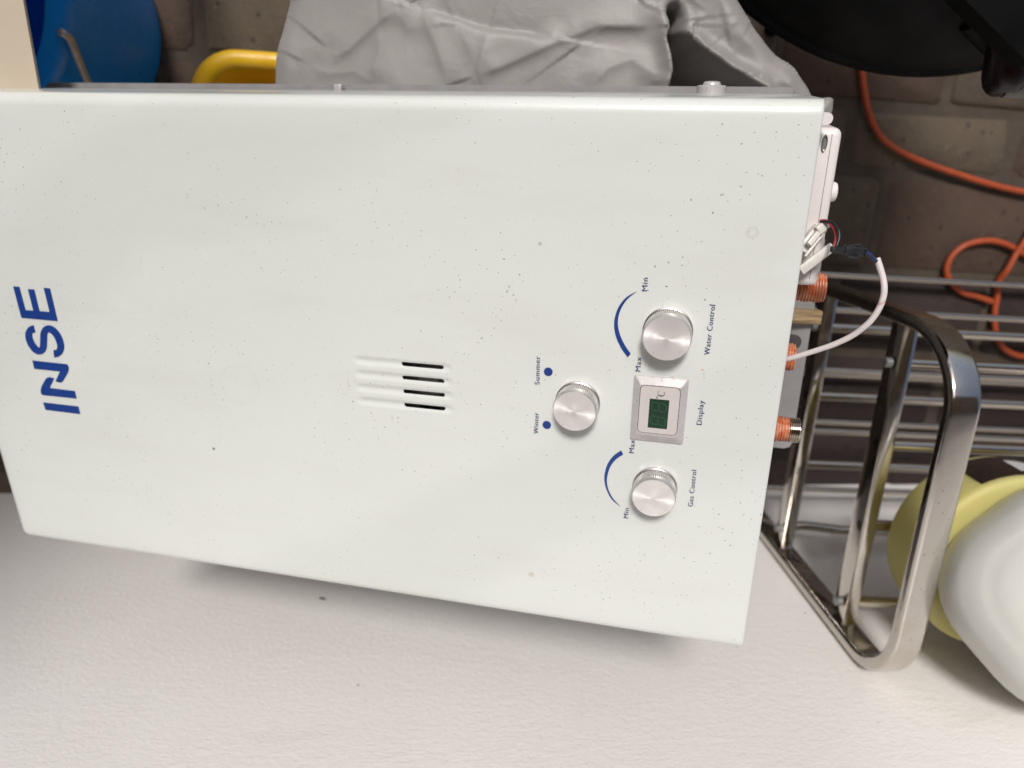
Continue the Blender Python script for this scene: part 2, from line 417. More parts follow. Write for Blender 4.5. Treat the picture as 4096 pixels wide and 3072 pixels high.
# ---------------------------------------------------------------- gas water heater
W, HH = .32, .537
def q(px, py, d): return dep(px, py, d*W)
TL, TR, BR, BL = q(102, 2130, 1.82), q(-415, 361, 1.436), q(3306, 398, 1.083), q(2972, 2583, 1.468)
ex = ((TR-TL) + (BR-BL)).normalized(); ey = ((TL-BL) + (TR-BR)).normalized()
ey = (ey - ex*ey.dot(ex)).normalized(); ez = ex.cross(ey)
HC = (TL+TR+BR+BL)/4
HM = Matrix(((ex.x, ey.x, ez.x, HC.x), (ex.y, ey.y, ez.y, HC.y), (ex.z, ey.z, ez.z, HC.z), (0, 0, 0, 1)))
HI = HM.inverted()
def hp(px, py, z=0.0):
    """where a line of sight meets the plane z of the heater's own frame"""
    r = HI.to_3x3() @ Vector(ray(px, py)); c = HI @ Vector(CAM)
    p = c + r*((z-c.z)/r.z); return Vector((p.x, p.y, z))
def hd(px, py, d): return HI @ dep(px, py, d)
heater = empty('gas_water_heater', mat=HM)
tag(heater, 'white enamelled gas water heater with blue lettering and three silver knobs, lying face up', 'water heater')
M_CASE = casing_mat()
# casing: pressed sheet with rolled edges, four grooves and four open slots
w2, h2, RR, RB, SK = W/2, HH/2, .0075, .0018, .115
XL, YT = -w2-.0053, h2+.0062                              # the rolled edges reach a little past the flat front
slots = []
def zz(x, y): return (1350 + x/4.0218, 1350 + y/4.0218)
for a, b_ in (((1020, 430), (1703, 485)), ((1032, 655), (1712, 710)), ((1048, 877), (1722, 932)), ((1063, 1090), (1730, 1148))):
    p, s = hp(*zz(*a)), hp(*zz(*b_)); slots.append(((p.x+s.x)/2, s.y, p.y))
xm = [s[0] for s in slots]
dx = (xm[0]-xm[3])/3; xmean = sum(xm)/4
slots = [(xmean + dx*(1.5-i), slots[i][1], slots[i][2]) for i in range(4)]
ytop = [hp(*zz(*p)).y for p in ((290, 360), (300, 580), (320, 800), (345, 1010))]
ybot = [hp(*zz(*p)).y for p in ((1810, 520), (1820, 740), (1830, 960), (1840, 1180))]
SW, GW = .00138, .0038                                     # slot and groove half widths
def seg_d(x, y, xc, y0, y1, r):
    yy = min(max(y, y0+r), y1-r); return math.hypot(x-xc, y-yy)
def groove(x, y):
    z = 0
    for (xc, a, b_), t, bb in zip(slots, ytop, ybot):
        lo, hi = bb, t
        yy = min(max(y, lo+GW), hi-GW); d = math.hypot(x-xc, (y-yy)*(.55))
        if d < GW: z -= .0010*(.5+.5*math.cos(math.pi*d/GW))
    return z
gx = sorted(set([round(v, 6) for v in np.linspace(XL+RR, w2-RR, 34)] + [round(v, 6) for v in np.arange(xmean-dx*1.5-.008, xmean+dx*1.5+.008, .00035)]))
ylo, yhi = min(ybot)-.002, max(ytop)+.002
gy = sorted(set([round(v, 6) for v in np.linspace(-h2+RB, YT-RR, 50)] + [round(v, 6) for v in np.arange(ylo, yhi, .0006)] + [round(v, 6) for s in slots for e in (s[1], s[2]) for v in np.arange(e-.0028, e+.0028, .00035)]))
SX = [(XL+RR, -90, SK*.5+.0001), (XL+RR, -90, SK)][::-1]
SX += [(XL+RR, -90, 0)] + [(XL+RR, -a, 0) for a in (75, 60, 45, 30, 15)] + [(x, 0, 0) for x in gx] + [(w2-RR, a, 0) for a in (15, 30, 45, 60, 75)] + [(w2-RR, 90, 0), (w2-RR, 90, SK*.5), (w2-RR, 90, SK)]
SY = [(-h2+RB, -90, .012), (-h2+RB, -90, 0)] + [(-h2+RB, -a, 0) for a in (60, 30)] + [(y, 0, 0) for y in gy] + [(YT-RR, a, 0) for a in (15, 30, 45, 60, 75)] + [(YT-RR, 90, 0), (YT-RR, 90, SK*.5), (YT-RR, 90, SK)]
vs, fs = [], []
inside = {}
for j, (cy, tv, dv) in enumerate(SY):
    for i, (cx, tu, du) in enumerate(SX):
        su, cu, sv, cv = math.sin(math.radians(tu)), math.cos(math.radians(tu)), math.sin(math.radians(tv)), math.cos(math.radians(tv))
        if tv >= 0:
            x = cx + RR*su*cv; yv = cy + RR*sv; z = -RR + RR*cu*cv
            if tu and tv == 90: x = cx
            z -= max(du, dv)
        else:
            x = cx + RR*su; yv = cy + RB*sv; z = -RR*(1-cu) - RB*(1-cv) - max(du, dv if abs(tu) < 90 else 0)
        if not tu and not tv: z += groove(x, yv)
        vs.append((x, yv, z))
        if not tu and not tv:
            for s in slots:
                if seg_d(x, yv, s[0], s[1], s[2], SW) < SW: inside[j*len(SX)+i] = 1
nx = len(SX)
for j in range(len(SY)-1):
    for i in range(nx-1):
        a = j*nx+i; f = (a, a+1, a+nx+1, a+nx)
        if sum(k in inside for k in f) < 3: fs.append(f)
casing = obj('casing', (vs, [], fs), M_CASE, heater, angle=50)
casing_thick = casing.modifiers.new('sheet', 'SOLIDIFY'); casing_thick.thickness = .0009; casing_thick.offset = -1
# what shows behind the slots
b = box_bm((xmean-.032, ylo-.01, -.030), (xmean+.032, yhi+.01, -.028))
obj('inner_plate', b, M_DARK, heater, smooth=False)
for s in slots:
    L = s[2]-s[1]
    b = box_bm((s[0]-.006, s[1]+L*.12, -.0125), (s[0]+.006, s[1]+L*.28, -.0115)); box_bm((s[0]-.006, s[2]-L*.2, -.0125), (s[0]+.006, s[2]+.003, -.0118), bm=b)
    box_bm((s[0]-.006, s[1]-.003, -.016), (s[0]+.006, s[2]+.003, -.0155), bm=b)
    obj('louvre_backing', b, M_STEEL, heater, smooth=False)
# back panel
bpz = -.1155
pl = [hp(*p, bpz) for p in ((3292, 1010), (3242, 1290), (3212, 1500), (3186, 1700))]
by = sum(p.y for p in pl)/4
bx0, bx1 = hp(3150, 1795, bpz).x, hp(3300, 960, bpz).x
out = [(w2+.0031, -h2+.003), (w2+.0031, h2-.004), (w2-.004, h2+.005), (-w2+.004, h2+.005), (-w2-.001, h2), (-w2-.001, -h2+.012), (bx0, -h2+.012), (bx0, by+.005), (bx0+.0015, by+.0015), (bx0+.005, by), (bx1, by), (bx1, -h2+.003)]
bp = obj('back_panel', poly_bm([out], bpz-.010, bpz), M_GREY, heater, angle=30)
# key hole slot of the back panel
kp = hp(3180, 1368, bpz)
obj('keyhole', poly_bm([rrect(kp.x-.0052, kp.y-.004, kp.x+.0052, kp.y+.030, .005)], bpz-.0005, bpz+.0006), M_DARK, bp)
tp = hp(1360, 385, -.110)
obj('side_latch', box_bm((w2-.001, tp.y-.003, -.112), (w2+.0034, tp.y+.002, -.106), .0004), M_BEZ, heater)
cp = hd(2845, 372, .44)
cap_m = Matrix.Translation((w2+.0, cp.y, -.098)) @ Matrix.Rotation(math.radians(90), 4, 'Y')
obj('side_cap', lathe_bm([(.0001, 0), (.0085, 0), (.0085, .0036), (.0078, .0041), (.0052, .0044), (.0050, .0054), (.0042, .0062), (.002, .0065), (.0001, .0065)], 40, mat=cap_m), M_BEZ, heater)

# knobs
def knob(top, rface, label):
    p = hp(*top, .0135)
    k = obj('knob', lathe_bm([(.0001, 0), (rface*1.03, 0), (rface*1.03, .0016), (rface*.985, .0019), (rface*.985, .0021)], 72), M_ALU, heater, loc=(p.x, p.y, .0001))
    if label: k['label'] = label
    pr = [(rface*.99, .0020), (rface*.99, .0098), (rface*.965, .0100), (rface*1.0, .0104), (rface*1.0, .0119), (rface*.955, .0132), (rface*.945, .0135)]
    nr = 216
    def rf(i, kk): return -.00045*(kk % 3 == 0) if i < 2 else 0
    obj('knurled_rim', lathe_bm(pr, nr, rf=rf), M_ALU, k, angle=25)
    obj('knob_face', lathe_bm([(rface*.945, .0135), (rface*.5, .01352), (.0004, .01353), (.0001, .01345)], 72), M_ALUF, k)
    return k
knob((2297, 1646), .0126, 'silver knob between the words Winter and Summer')
knob((2667, 1354), .0129, 'silver knob above the words Water Control')
knob((2614, 1993), .0126, 'silver knob above the words Gas Control')
# display
c4 = [hp(*p) for p in ((2538, 1499), (2757, 1517), (2732, 1774), (2520, 1754))]
cx, cy = sum(p.x for p in c4)/4, sum(p.y for p in c4)/4
bw = ((c4[0]-c4[3]).length + (c4[1]-c4[2]).length)/4; bh = ((c4[0]-c4[1]).length + (c4[3]-c4[2]).length)/4
def wz(x, y): return hp(2500 + x/4.1486, 1450 + y/4.1486, .003)
b = bmesh.new()
levels = [(rrect(cx-bw, cy-bh, cx+bw, cy+bh, .0012, 4), 0), (rrect(cx-bw, cy-bh, cx+bw, cy+bh, .0012, 4), .0009), (rrect(cx-bw+.0045, cy-bh+.0035, cx+bw-.0045, cy+bh-.0035, .0006, 4), .0030)]
rings = [[b.verts.new((p[0], p[1], z)) for p in L] for L, z in levels]
for A, B in zip(rings, rings[1:]):
    n = len(A)
    for k in range(n): b.faces.new((A[k], A[(k+1) % n], B[(k+1) % n], B[k]))
b.faces.new(rings[-1])
bez = obj('display_bezel', b, M_BEZ, heater, angle=20)
pi = [wz(*p) for p in ((250, 372), (928, 415), (865, 1210), (205, 1160))]
pcx, pcy = sum(p.x for p in pi)/4, sum(p.y for p in pi)/4
pw, phh = ((pi[0]-pi[3]).length + (pi[1]-pi[2]).length)/4, ((pi[0]-pi[1]).length + (pi[3]-pi[2]).length)/4
obj('panel_outline', poly_bm([rrect(pcx-pw, pcy-phh, pcx+pw, pcy+phh, .0028)], .0029, .00308), M_BLACKP, bez)
obj('display_panel', poly_bm([rrect(pcx-pw+.00032, pcy-phh+.00032, pcx+pw-.00032, pcy+phh-.00032, .0025)], .0029, .00325), M_PAN, bez)
li = [wz(*p) for p in ((413, 597), (738, 623), (696, 1102), (376, 1073))]
lx, ly = sum(p.x for p in li)/4, sum(p.y for p in li)/4
lw, lh = ((li[0]-li[3]).length + (li[1]-li[2]).length)/4, ((li[0]-li[1]).length + (li[3]-li[2]).length)/4
obj('display_window', poly_bm([[(lx-lw, ly-lh), (lx+lw, ly-lh), (lx+lw, ly+lh), (lx-lw, ly+lh)]], .0030, .00340), M_LCD, bez)
for sx in (-1, 1):
    ox = lx + sx*lw*.47; b = bmesh.new(); dw, dh, t, sh = lw*.27, lh*.74, .00026, .12
    def sg(x0, y0, x1, y1):
        d = Vector((x1-x0, y1-y0, 0)).normalized(); nn = Vector((-d.y, d.x, 0))*t; g = d*t*1.3
        P = [Vector((x0, y0, 0))+g-nn, Vector((x1, y1, 0))-g-nn, Vector((x1, y1, 0))-g+nn, Vector((x0, y0, 0))+g+nn]
        poly_bm([[(ox + p.x + sh*p.y, ly + p.y) for p in P]], .0034, .00346, b)
    for a in ((-dw, dh, dw, dh), (-dw, 0, dw, 0), (-dw, -dh, dw, -dh), (-dw, dh, -dw, 0), (-dw, 0, -dw, -dh), (dw, dh, dw, 0), (dw, 0, dw, -dh)): sg(*a)
    obj('digit', b, M_SEG, bez, smooth=False)

# printing
def word(name, s, p0, p1, cap_px, m, parent, z=.0004, mid=False, serif=False):
    cu = bpy.data.curves.new('t', 'FONT'); cu.body = s; cu.size = 1; cu.resolution_u = 4; cu.space_character = 1.12; cu.offset = -.008
    o = bpy.data.objects.new('t', cu); COL.objects.link(o); bpy.context.view_layer.update()
    me = bpy.data.meshes.new_from_object(o.evaluated_get(bpy.context.evaluated_depsgraph_get()))
    bpy.data.objects.remove(o)
    co = np.array([v.co[:] for v in me.vertices]); x0, x1 = co[:, 0].min(), co[:, 0].max()
    A, B = hp(*p0), hp(*p1); L = (B-A).length; sxx = L/(x1-x0)
    capm = (hp(p0[0]-cap_px, p0[1]) - A).length; sy = capm/.729
    for v in me.vertices: v.co = Vector(((v.co.x-x0)*sxx, v.co.y*sy, 0))
    me.materials.append(m); o = bpy.data.objects.new(name, me); COL.objects.link(o); o.parent = parent
    d = (B-A).normalized(); ang = math.atan2(d.y, d.x)
    o.location = (A.x, A.y, z); o.rotation_euler = (0, 0, ang*.3)
    sol = o.modifiers.new('ink', 'SOLIDIFY'); sol.thickness = .0003
    return o
word('lettering', 'Winter', (2153.2, 1735), (2156, 1651), 19.5, M_NAVY, heater)['label'] = 'the word Winter in blue'
word('lettering', 'Summer', (2158, 1538), (2162, 1425), 20.5, M_NAVY, heater)['label'] = 'the word Summer in blue'
word('lettering', 'Water Control', (2838, 1419), (2865, 1220), 23, M_NAVY, heater)['label'] = 'the words Water Control in blue'
word('lettering', 'Display', (2806.6, 1699), (2814, 1602), 22, M_NAVY, heater)['label'] = 'the word Display in blue'
word('lettering', 'Gas Control', (2771, 2026), (2786, 1881), 21, M_NAVY, heater)['label'] = 'the words Gas Control in blue'
word('lettering', 'Max', (2562, 1485), (2565, 1429), 22, M_NAVY, heater)['label'] = 'the word Max by the water knob'
word('lettering', 'Min', (2589, 1164), (2591, 1111), 23, M_NAVY, heater)['label'] = 'the word Min by the water knob'
word('lettering', 'Max', (2536, 1812), (2539.6, 1760), 21, M_NAVY, heater)['label'] = 'the word Max by the gas knob'
word('lettering', 'Min', (2513, 2073), (2517, 2033), 20.5, M_NAVY, heater)['label'] = 'the word Min by the gas knob'
for c in ((2193.4, 1486.4), (2187.4, 1699)):
    p = hp(*c); obj('dot', lathe_bm([(.0001, 0), (.00255, 0), (.00255, .0003), (.0001, .0003)], 40), M_BLUE, heater, loc=(p.x, p.y, .0001))
def z8(x, y): return (2050 + x/1.3827, 1000 + y/1.3827)
def smooth2(P, n=6): return [v for v in catmull([Vector((p[0], p[1], 0)) for p in P], n)]
for O, I in (([(637, 594), (600, 540), (573, 480), (562, 420), (568, 365), (590, 310), (630, 262), (684, 231)], [(653, 574), (620, 525), (595, 470), (583, 415), (587, 365), (605, 315), (637, 270), (684, 231)]),
             ([(600, 1110), (560, 1138), (528, 1180), (511, 1230), (509, 1280), (522, 1330), (550, 1380), (594, 1418)], [(612, 1131), (572, 1158), (543, 1195), (527, 1240), (522, 1285), (532, 1330), (555, 1375), (594, 1418)])):
    OO = smooth2(O); II = smooth2(I); b = bmesh.new()
    A = [hp(*z8(p.x, p.y), .0004) for p in OO]; B = [hp(*z8(p.x, p.y), .0004) for p in II]
    va = [b.verts.new(p) for p in A]; vb = [b.verts.new(p + Vector((1e-6, 0, 0))) for p in B]
    for k in range(len(A)-1): b.faces.new((va[k], va[k+1], vb[k+1], vb[k]))
    r = bmesh.ops.extrude_face_region(b, geom=b.faces[:]); bmesh.ops.translate(b, vec=(0, 0, -.0004), verts=[v for v in r['geom'] if isinstance(v, bmesh.types.BMVert)])
    obj('dial_arc', b, M_BLUE, heater, smooth=False)
def zl(x, y): p = hp(x/2.0109, 1000 + y/2.0109); return (p.x, p.y)
brand = {'I': [[(352, 1225), (632, 1258), (648, 1318), (370, 1283)]],
 'N': [[(618, 1193), (345, 1164), (335, 1155), (330, 1132), (338, 1095), (370, 1038), (382, 1026), (400, 1021), (437, 1031), (401, 1109), (604, 1134)],
       [(264, 888), (538, 918), (549, 928), (555, 948), (553, 970), (545, 990), (510, 1050), (500, 1060), (485, 1064), (450, 1055), (486, 975), (280, 953)]],
 'E': [[(110, 292), (157, 295), (208, 483), (272, 487), (228, 314), (277, 317), (320, 491), (403, 498), (355, 303), (404, 308), (466, 570), (176, 543)]]}
for k, loops in brand.items(): obj('letter', poly_bm([[zl(*p) for p in L] for L in loops], .0001, .0005), M_BLUE, heater, smooth=False)['label'] = 'blue letter ' + k
sp = smooth2([(279, 632), (250, 642), (234, 680), (248, 740), (285, 795), (322, 811), (349, 787), (354, 725), (358, 665), (385, 632), (430, 648), (470, 700), (491, 765), (484, 808), (462, 829), (436, 833)], 6)
b = bmesh.new(); va, vb = [], []
for i, p in enumerate(sp):
    t = (sp[min(i+1, len(sp)-1)] - sp[max(i-1, 0)]).normalized(); nn = Vector((-t.y, t.x, 0))*(27 if 3 < i < len(sp)-4 else 29)
    a_, c_ = zl(*(p+nn)[:2]), zl(*(p-nn)[:2]); va.append(b.verts.new((*a_, .0005))); vb.append(b.verts.new((*c_, .0005)))
for k in range(len(va)-1): b.faces.new((va[k], va[k+1], vb[k+1], vb[k]))
r = bmesh.ops.extrude_face_region(b, geom=b.faces[:]); bmesh.ops.translate(b, vec=(0, 0, -.0004), verts=[v for v in r['geom'] if isinstance(v, bmesh.types.BMVert)])
obj('letter', b, M_BLUE, heater, smooth=False)['label'] = 'blue letter S'
# degree sign and C on the display
dc = wz(532, 572)
b = bmesh.new(); t1 = [(.00050*math.cos(t), .00050*math.sin(t)) for t in np.linspace(0, 2*math.pi, 25)[:-1]]
va = [b.verts.new((p[0], p[1], .0035)) for p in t1]; vb = [b.verts.new((p[0]*.55, p[1]*.55, .0035)) for p in t1]
for k in range(24): b.faces.new((va[k], va[(k+1) % 24], vb[(k+1) % 24], vb[k]))
obj('degree_sign', b, M_BLACKP, bez, loc=(dc.x, dc.y, 0), smooth=False)
cc = wz(602, 512); b = bmesh.new(); va, vb = [], []
for t in np.linspace(math.radians(48), math.radians(318), 40):
    th = .00030 + .00028*max(0, -math.cos(t)); c_, s_ = math.cos(t), math.sin(t)
    va.append(b.verts.new((.00165*c_, .00205*s_, .0035))); vb.append(b.verts.new(((.00165-th)*c_, (.00205-th*.6)*s_, .0035)))
for k in range(39): b.faces.new((va[k], va[k+1], vb[k+1], vb[k]))
b.faces.new([b.verts.new(p) for p in ((.00108, .0019, .0035), (.00128, .0019, .0035), (.00128, .0009, .0035))])
obj('celsius_sign', b, M_BLACKP, bez, loc=(cc.x, cc.y, 0), smooth=False)

# battery box below the casing
zb = -.024
x1, x0 = hp(3350, 512, zb).x, hp(3290, 1150, zb).x
y0b = (hp(3368, 560, zb).y + hp(3308, 920, zb).y)/2
bb = obj('battery_box', box_bm((x0, y0b, -.075), (x1, -h2+.006, zb), .0038, 4), M_WPL, heater)
xs_, ys_ = hp(3326, 520, zb).x, hp(3316, 620, zb).y
obj('seam', box_bm((x0+.004, ys_-.00015, zb-.0002), (x1-.003, ys_+.00015, zb+.00008)), M_STEEL, bb, smooth=False)
t0, t1_ = hp(3318, 500, -.012), hp(3330, 450, -.012)
obj('mounting_tab', poly_bm([rrect(t0.x, hp(3333, 470, -.012).y, t1_.x, -h2+.01, .0028)], -.0145, -.012), M_WPL, heater)
sc_ = hp(3303, 572, zb)
cm = Matrix.Translation((sc_.x, sc_.y+.0006, zb+.0002)) @ Matrix.Scale(.34, 4, (0, 1, 0))
obj('coin_screw', lathe_bm([(.0001, .0001), (.0030, .0001), (.0032, .0008), (.0038, .0010), (.0041, .0004), (.0041, 0)], 40, mat=cm), [M_BOLT], bb)
kc = hp(3352, 768, -.045)
km = Matrix.Translation((kc.x, y0b, -.045)) @ Matrix.Rotation(math.radians(90), 4, 'X')
obj('small_cap', lathe_bm([(.0001, -.002), (.0052, -.002), (.0052, .0035), (.0046, .0048), (.003, .0054), (.0001, .0055)], 28, mat=km), M_WPL, heater)
# pipe stubs wrapped in orange tape
def stub(px, py, z, r, name, bare, end_px):
    c = hp(px, py, z); e = hp(end_px, py, z)
    m_ = Matrix.Translation((c.x, 0, z)) @ Matrix.Rotation(math.radians(90), 4, 'X')   # local z points down the heater (-y)
    y_in, y_out = h2-.03, -e.y
    o = obj(name, lathe_bm([(r*.86, y_in), (r*.86, y_out-.001), (r*.6, y_out-.001), (r*.6, y_in+.01)], 36, mat=m_), M_BOLT, heater)
    pr, zc = [], y_in
    tape_end = y_out - (.006 if bare else .0008)
    while zc < tape_end:
        rr = r*(.97 + .05*random.random()); pr += [(rr*.93, zc), (rr, zc+.0005), (rr*1.0, zc+.0010), (rr*.94, zc+.0014)]; zc += random.uniform(.0014, .0019)
    ph = [random.random()*6 for _ in pr]
    obj('thread_tape', lathe_bm(pr, 40, mat=m_, rf=lambda i, k: .00022*math.sin(2*math.pi*k/40*2 + ph[i//4]) + .0001*math.sin(k*1.7+ph[i//4])), M_TAPE, o)
    if bare:
        pr = []; zc = tape_end
        while zc < y_out: pr += [(r*.90, zc), (r*.98, zc+.0006), (r*.98, zc+.0008), (r*.90, zc+.0013)]; zc += .0013
        obj('bare_thread', lathe_bm(pr, 36, mat=m_), M_CHR2, o)
    return o
stub(3255, 1150, -.052, .0083, 'water_outlet', False, 3304)
stub(3170, 1428, -.060, .0082, 'gas_inlet', False, 3182)
stub(3150, 1718, -.062, .0082, 'water_inlet', True, 3194)
# loose clips and the wired plug
def obox(name, p0, p1, wpx, thick, d, m, parent=heater, bev=.0006):
    A, B = hd(*p0, d), hd(*p1, d); t = (B-A).normalized(); nz = Vector((0, 0, 1)); nz = (nz - t*nz.dot(t)).normalized(); s = nz.cross(t)
    hw = wpx*d/F/2; L = (B-A).length
    mm = Matrix(((t.x, s.x, nz.x, A.x), (t.y, s.y, nz.y, A.y), (t.z, s.z, nz.z, A.z), (0, 0, 0, 1)))
    return obj(name, box_bm((0, -hw, -thick), (L, hw, 0), bev, mat=mm), m, parent)
cl = obox('white_clip', (3214, 1005), (3292, 905), 52, .006, .386, M_CLIP)
obox('clip_latch', (3238, 978), (3278, 928), 22, .0035, .381, M_CLIP, cl, .0005)
obox('clip_socket', (3275, 925), (3312, 893), 36, .005, .383, M_CLIP, cl, .0005)
obox('clip_tongue', (3222, 1025), (3282, 950), 9, .002, .382, M_CLIP, cl, .0003)
obox('flat_sleeve', (3205, 1085), (3336, 984), 40, .0022, .388, M_CLIP, heater, .001)
def wire(name, P, r, m, n=8, seg=10): return obj(name, tube_bm(catmull([hd(*p) for p in P], n), r, seg), m, heater)
wire('black_wire', [(3286, 888, .384), (3305, 886, .381), (3332, 892, .378), (3352, 918, .375), (3357, 950, .374), (3346, 985, .374), (3336, 1003, .375)], .00085, M_BLKW)
wire('red_wire', [(3280, 884, .385), (3300, 883, .383), (3318, 892, .380), (3336, 913, .378), (3345, 945, .377), (3340, 975, .376), (3328, 998, .376)], .00085, M_RED)
pg = obox('black_plug', (3330, 1002), (3384, 1003), 25, .004, .374, M_BLKPL)
obox('plug_body', (3383, 1004), (3462, 1010), 38, .005, .373, M_BLKPL, pg)
for a in (((3395, 987), (3425, 984)), ((3425, 983), (3450, 977)), ((3400, 1030), (3440, 1034)), ((3462, 998), (3472, 998)), ((3462, 1022), (3470, 1022))): obox('plug_latch', a[0], a[1], 9, .003, .372, M_BLKPL, pg, .0002)
wire('blue_wire', [(3462, 1006, .374), (3476, 1014, .375), (3490, 1026, .376), (3506, 1044, .378)], .0008, M_BLUW)
wire('black_wire', [(3462, 1016, .375), (3474, 1022, .376), (3488, 1034, .377), (3503, 1048, .379)], .0008, M_BLKW)
def z5(x, y, d): return (3050 + x/2.0736, 700 + y/2.0736, d)
wire('white_sleeve', [z5(*p) for p in ((948, 690, .380), (975, 770, .380), (1000, 860, .380), (1010, 940, .380), (1000, 1020, .381), (965, 1110, .383), (905, 1200, .386), (840, 1262, .389), (740, 1335, .394), (600, 1402, .400), (480, 1444, .405), (380, 1476, .409), (250, 1515, .414), (120, 1545, .420))], lambda t: .00165-.0002*t, M_SLEEVE, seg=14)

# ---------------------------------------------------------------- wooden batten between heater and rack
za = .525
a0, a1 = onz(3180, 1238, za), onz(3291, 1302, za)
xe = onz(3291, 1270, za).x
o = obj('wooden_batten', box_bm((-.045, -(a0.y-a1.y)/2, -.016), (0, (a0.y-a1.y)/2, 0), .0012), M_WOOD, loc=(xe, (a0.y+a1.y)/2, za))
tag(o, 'short weathered wooden batten sticking out under the heater towards the chrome rack', 'wood batten')

# ---------------------------------------------------------------- chrome rack
xf = .392; zt = .455
yB1, yB2 = onz(3860, 1560, zt).y, onz(3600, 2680, zt).y
ya = onx(3400, 1200, xf).y + .004; yc = -.426
rack = empty('chrome_rack', (xf, 0, 0)); tag(rack, 'chrome shoe rack with flat bar end frame and round rods under the heater pipes', 'rack')
path = [Vector((0, ya, 0)), Vector((0, ya, .15)), Vector((0, ya, zt-.085))]
for k in range(1, 13):
    t = math.radians(90*k/12); path.append(Vector((0, ya - .062*(1-math.cos(t)), zt-.075 + .075*math.sin(t))))
r2 = .055
path += [Vector((0, y_, zt)) for y_ in np.linspace(ya-.075, yc+r2+.01, 6)]
for k in range(0, 11):
    t = math.radians(90*k/10); path.append(Vector((0, yc + r2 - r2*math.sin(t), zt - r2*(1-math.cos(t)))))
path += [Vector((0, yc, z_)) for z_ in (zt-r2-.05, .2, 0)]
sec = []
for p in rrect(-.0060, -.0130, .0060, .0130, .0036, 4): sec.append((p[1], p[0]))
obj('end_frame', tube_bm(path, 1, sec=sec, up=(1, 0, 0)), M_CHR, rack, angle=50)
tiers = [.360, .205, .085]
ys = [onz(3640, y_, .362).y for y_ in (1455, 1785, 2110, 2415)]
for ti, z in enumerate(tiers):
    b = box_bm((-.0060, yc+.005, z-.016), (.0080, ya-.005, z+.0062), .0016)
    obj('crossbar', b, M_CHR, rack)
    for k in range(4):
        x_end = .75
        pth = [Vector((-.006, ys[k], z)), Vector((x_end, ys[k], z))]
        if ti == 1 and k == 3: pth = catmull([(-.006, ys[k], z), (.02, ys[k]+.004, z), (.06, ys[k]+.001, z), (.12, ys[k], z), (.75, ys[k], z)], 8)
        obj('rod', tube_bm(pth, .0054 if ti < 2 else .0042, 16), M_CHR2, rack)
        bm_ = lathe_bm([(.0001, 0), (.0042, 0), (.0048, .0006), (.0048, .006), (.0001, .006)], 20, mat=Matrix.Translation((-.0145, ys[k], z)) @ Matrix.Rotation(math.radians(90), 4, 'Y'))
        if k in (0, 3): obj('bolt', bm_, M_BOLT, rack)
for yy, z in [(onz(3420, p_, .024).y, .024) for p_ in (1105, 1318, 1502, 1692)]:
    obj('rod', tube_bm([Vector((0, yy, z)), Vector((.75, yy, z))], .0042, 14), M_CHR2, rack)

for o in [c for c in rack.children if c.name.startswith(('end_frame', 'crossbar'))]:      # the far end of the rack, like the near one
    c = o.copy(); COL.objects.link(c); c.parent = rack; c.location.x += .75

# ---------------------------------------------------------------- bottle and jug on the rack
bt = empty('yellow_bottle', (.4935, -.316, tiers[0]+.0058)); tag(bt, 'large yellow plastic bottle with a dark label standing on the rods of the chrome rack', 'bottle')
rb = .085
pr = [(.0001, .001), (rb*.90, .001), (rb*.975, .004), (rb, .010), (rb, .053), (rb*.99, .0565), (rb*.965, .0588), (rb*.90, .0600), (rb*.65, .0608), (rb*.4, .0612), (.0001, .0615)]
obj('body', lathe_bm(pr, 72), M_YBOT, bt)
def band(r, z0, z1, a0, a1, m, name, n=40, rows=6, zf=None):
    b = bmesh.new(); g = []
    for j in range(rows+1):
        row = []
        for i in range(n+1):
            a = a0 + (a1-a0)*i/n; zz_ = z0 + (z1-z0)*j/rows
            if zf: zz_ = zf(i/n, j/rows, zz_)
            row.append(b.verts.new((r*math.cos(a), r*math.sin(a), zz_)))
        g.append(row)
    for j in range(rows):
        for i in range(n): b.faces.new((g[j][i], g[j][i+1], g[j+1][i+1], g[j+1][i]))
    return obj(name, b, m, bt)
band(rb+.0005, .0115, .053, math.radians(-20), math.radians(119), M_LABEL, 'label')
band(rb+.0010, .022, .046, math.radians(20), math.radians(92), M_LABW, 'label_patch')

jc = dep(4280, 2390, .562); jz = (Vector(CAM) - jc).normalized()
jx = Vector(R @ np.array([.70, .714, 0])); jx = (jx - jz*jx.dot(jz)).normalized(); jy = jz.cross(jx)
jm = Matrix(((jx.x, jy.x, jz.x, jc.x), (jx.y, jy.y, jz.y, jc.y), (jx.z, jy.z, jz.z, jc.z), (0, 0, 0, 1)))
jug = empty('white_jug', mat=jm); tag(jug, 'milky white plastic jug resting upside down beside the yellow bottle against the wall', 'jug')
b = bmesh.new(); rings = []
J = .0885
prof = [(.3, -.20), (.9, -.195), (.98, -.18), (1.0, -.155)]
for k in range(0, 30):
    t = math.radians(90*k/30); sc2 = math.cos(t)**.62
    prof.append((sc2, -.080*(1-math.sin(t)) + .0006*math.exp(-((sc2-.80)/.012)**2) - .0010*math.exp(-((sc2-.56)/.03)**2)))
prof.append((.03, 0))
for (s, z) in prof:
    rad_ = (.070 + .016*min(1, (1-s)*2))*s
    rings.append([b.verts.new((p[0], p[1], z)) for p in rrect(-J*s, -J*s, J*s, J*s, min(J*s*.98, rad_), 10)])
for A, B in zip(rings, rings[1:]):
    n = len(A)
    for k in range(n): b.faces.new((A[k], A[(k+1) % n], B[(k+1) % n], B[k]))
b.faces.new(rings[0][::-1]); b.faces.new(rings[-1])
obj('body', b, M_JUG, jug, angle=70)

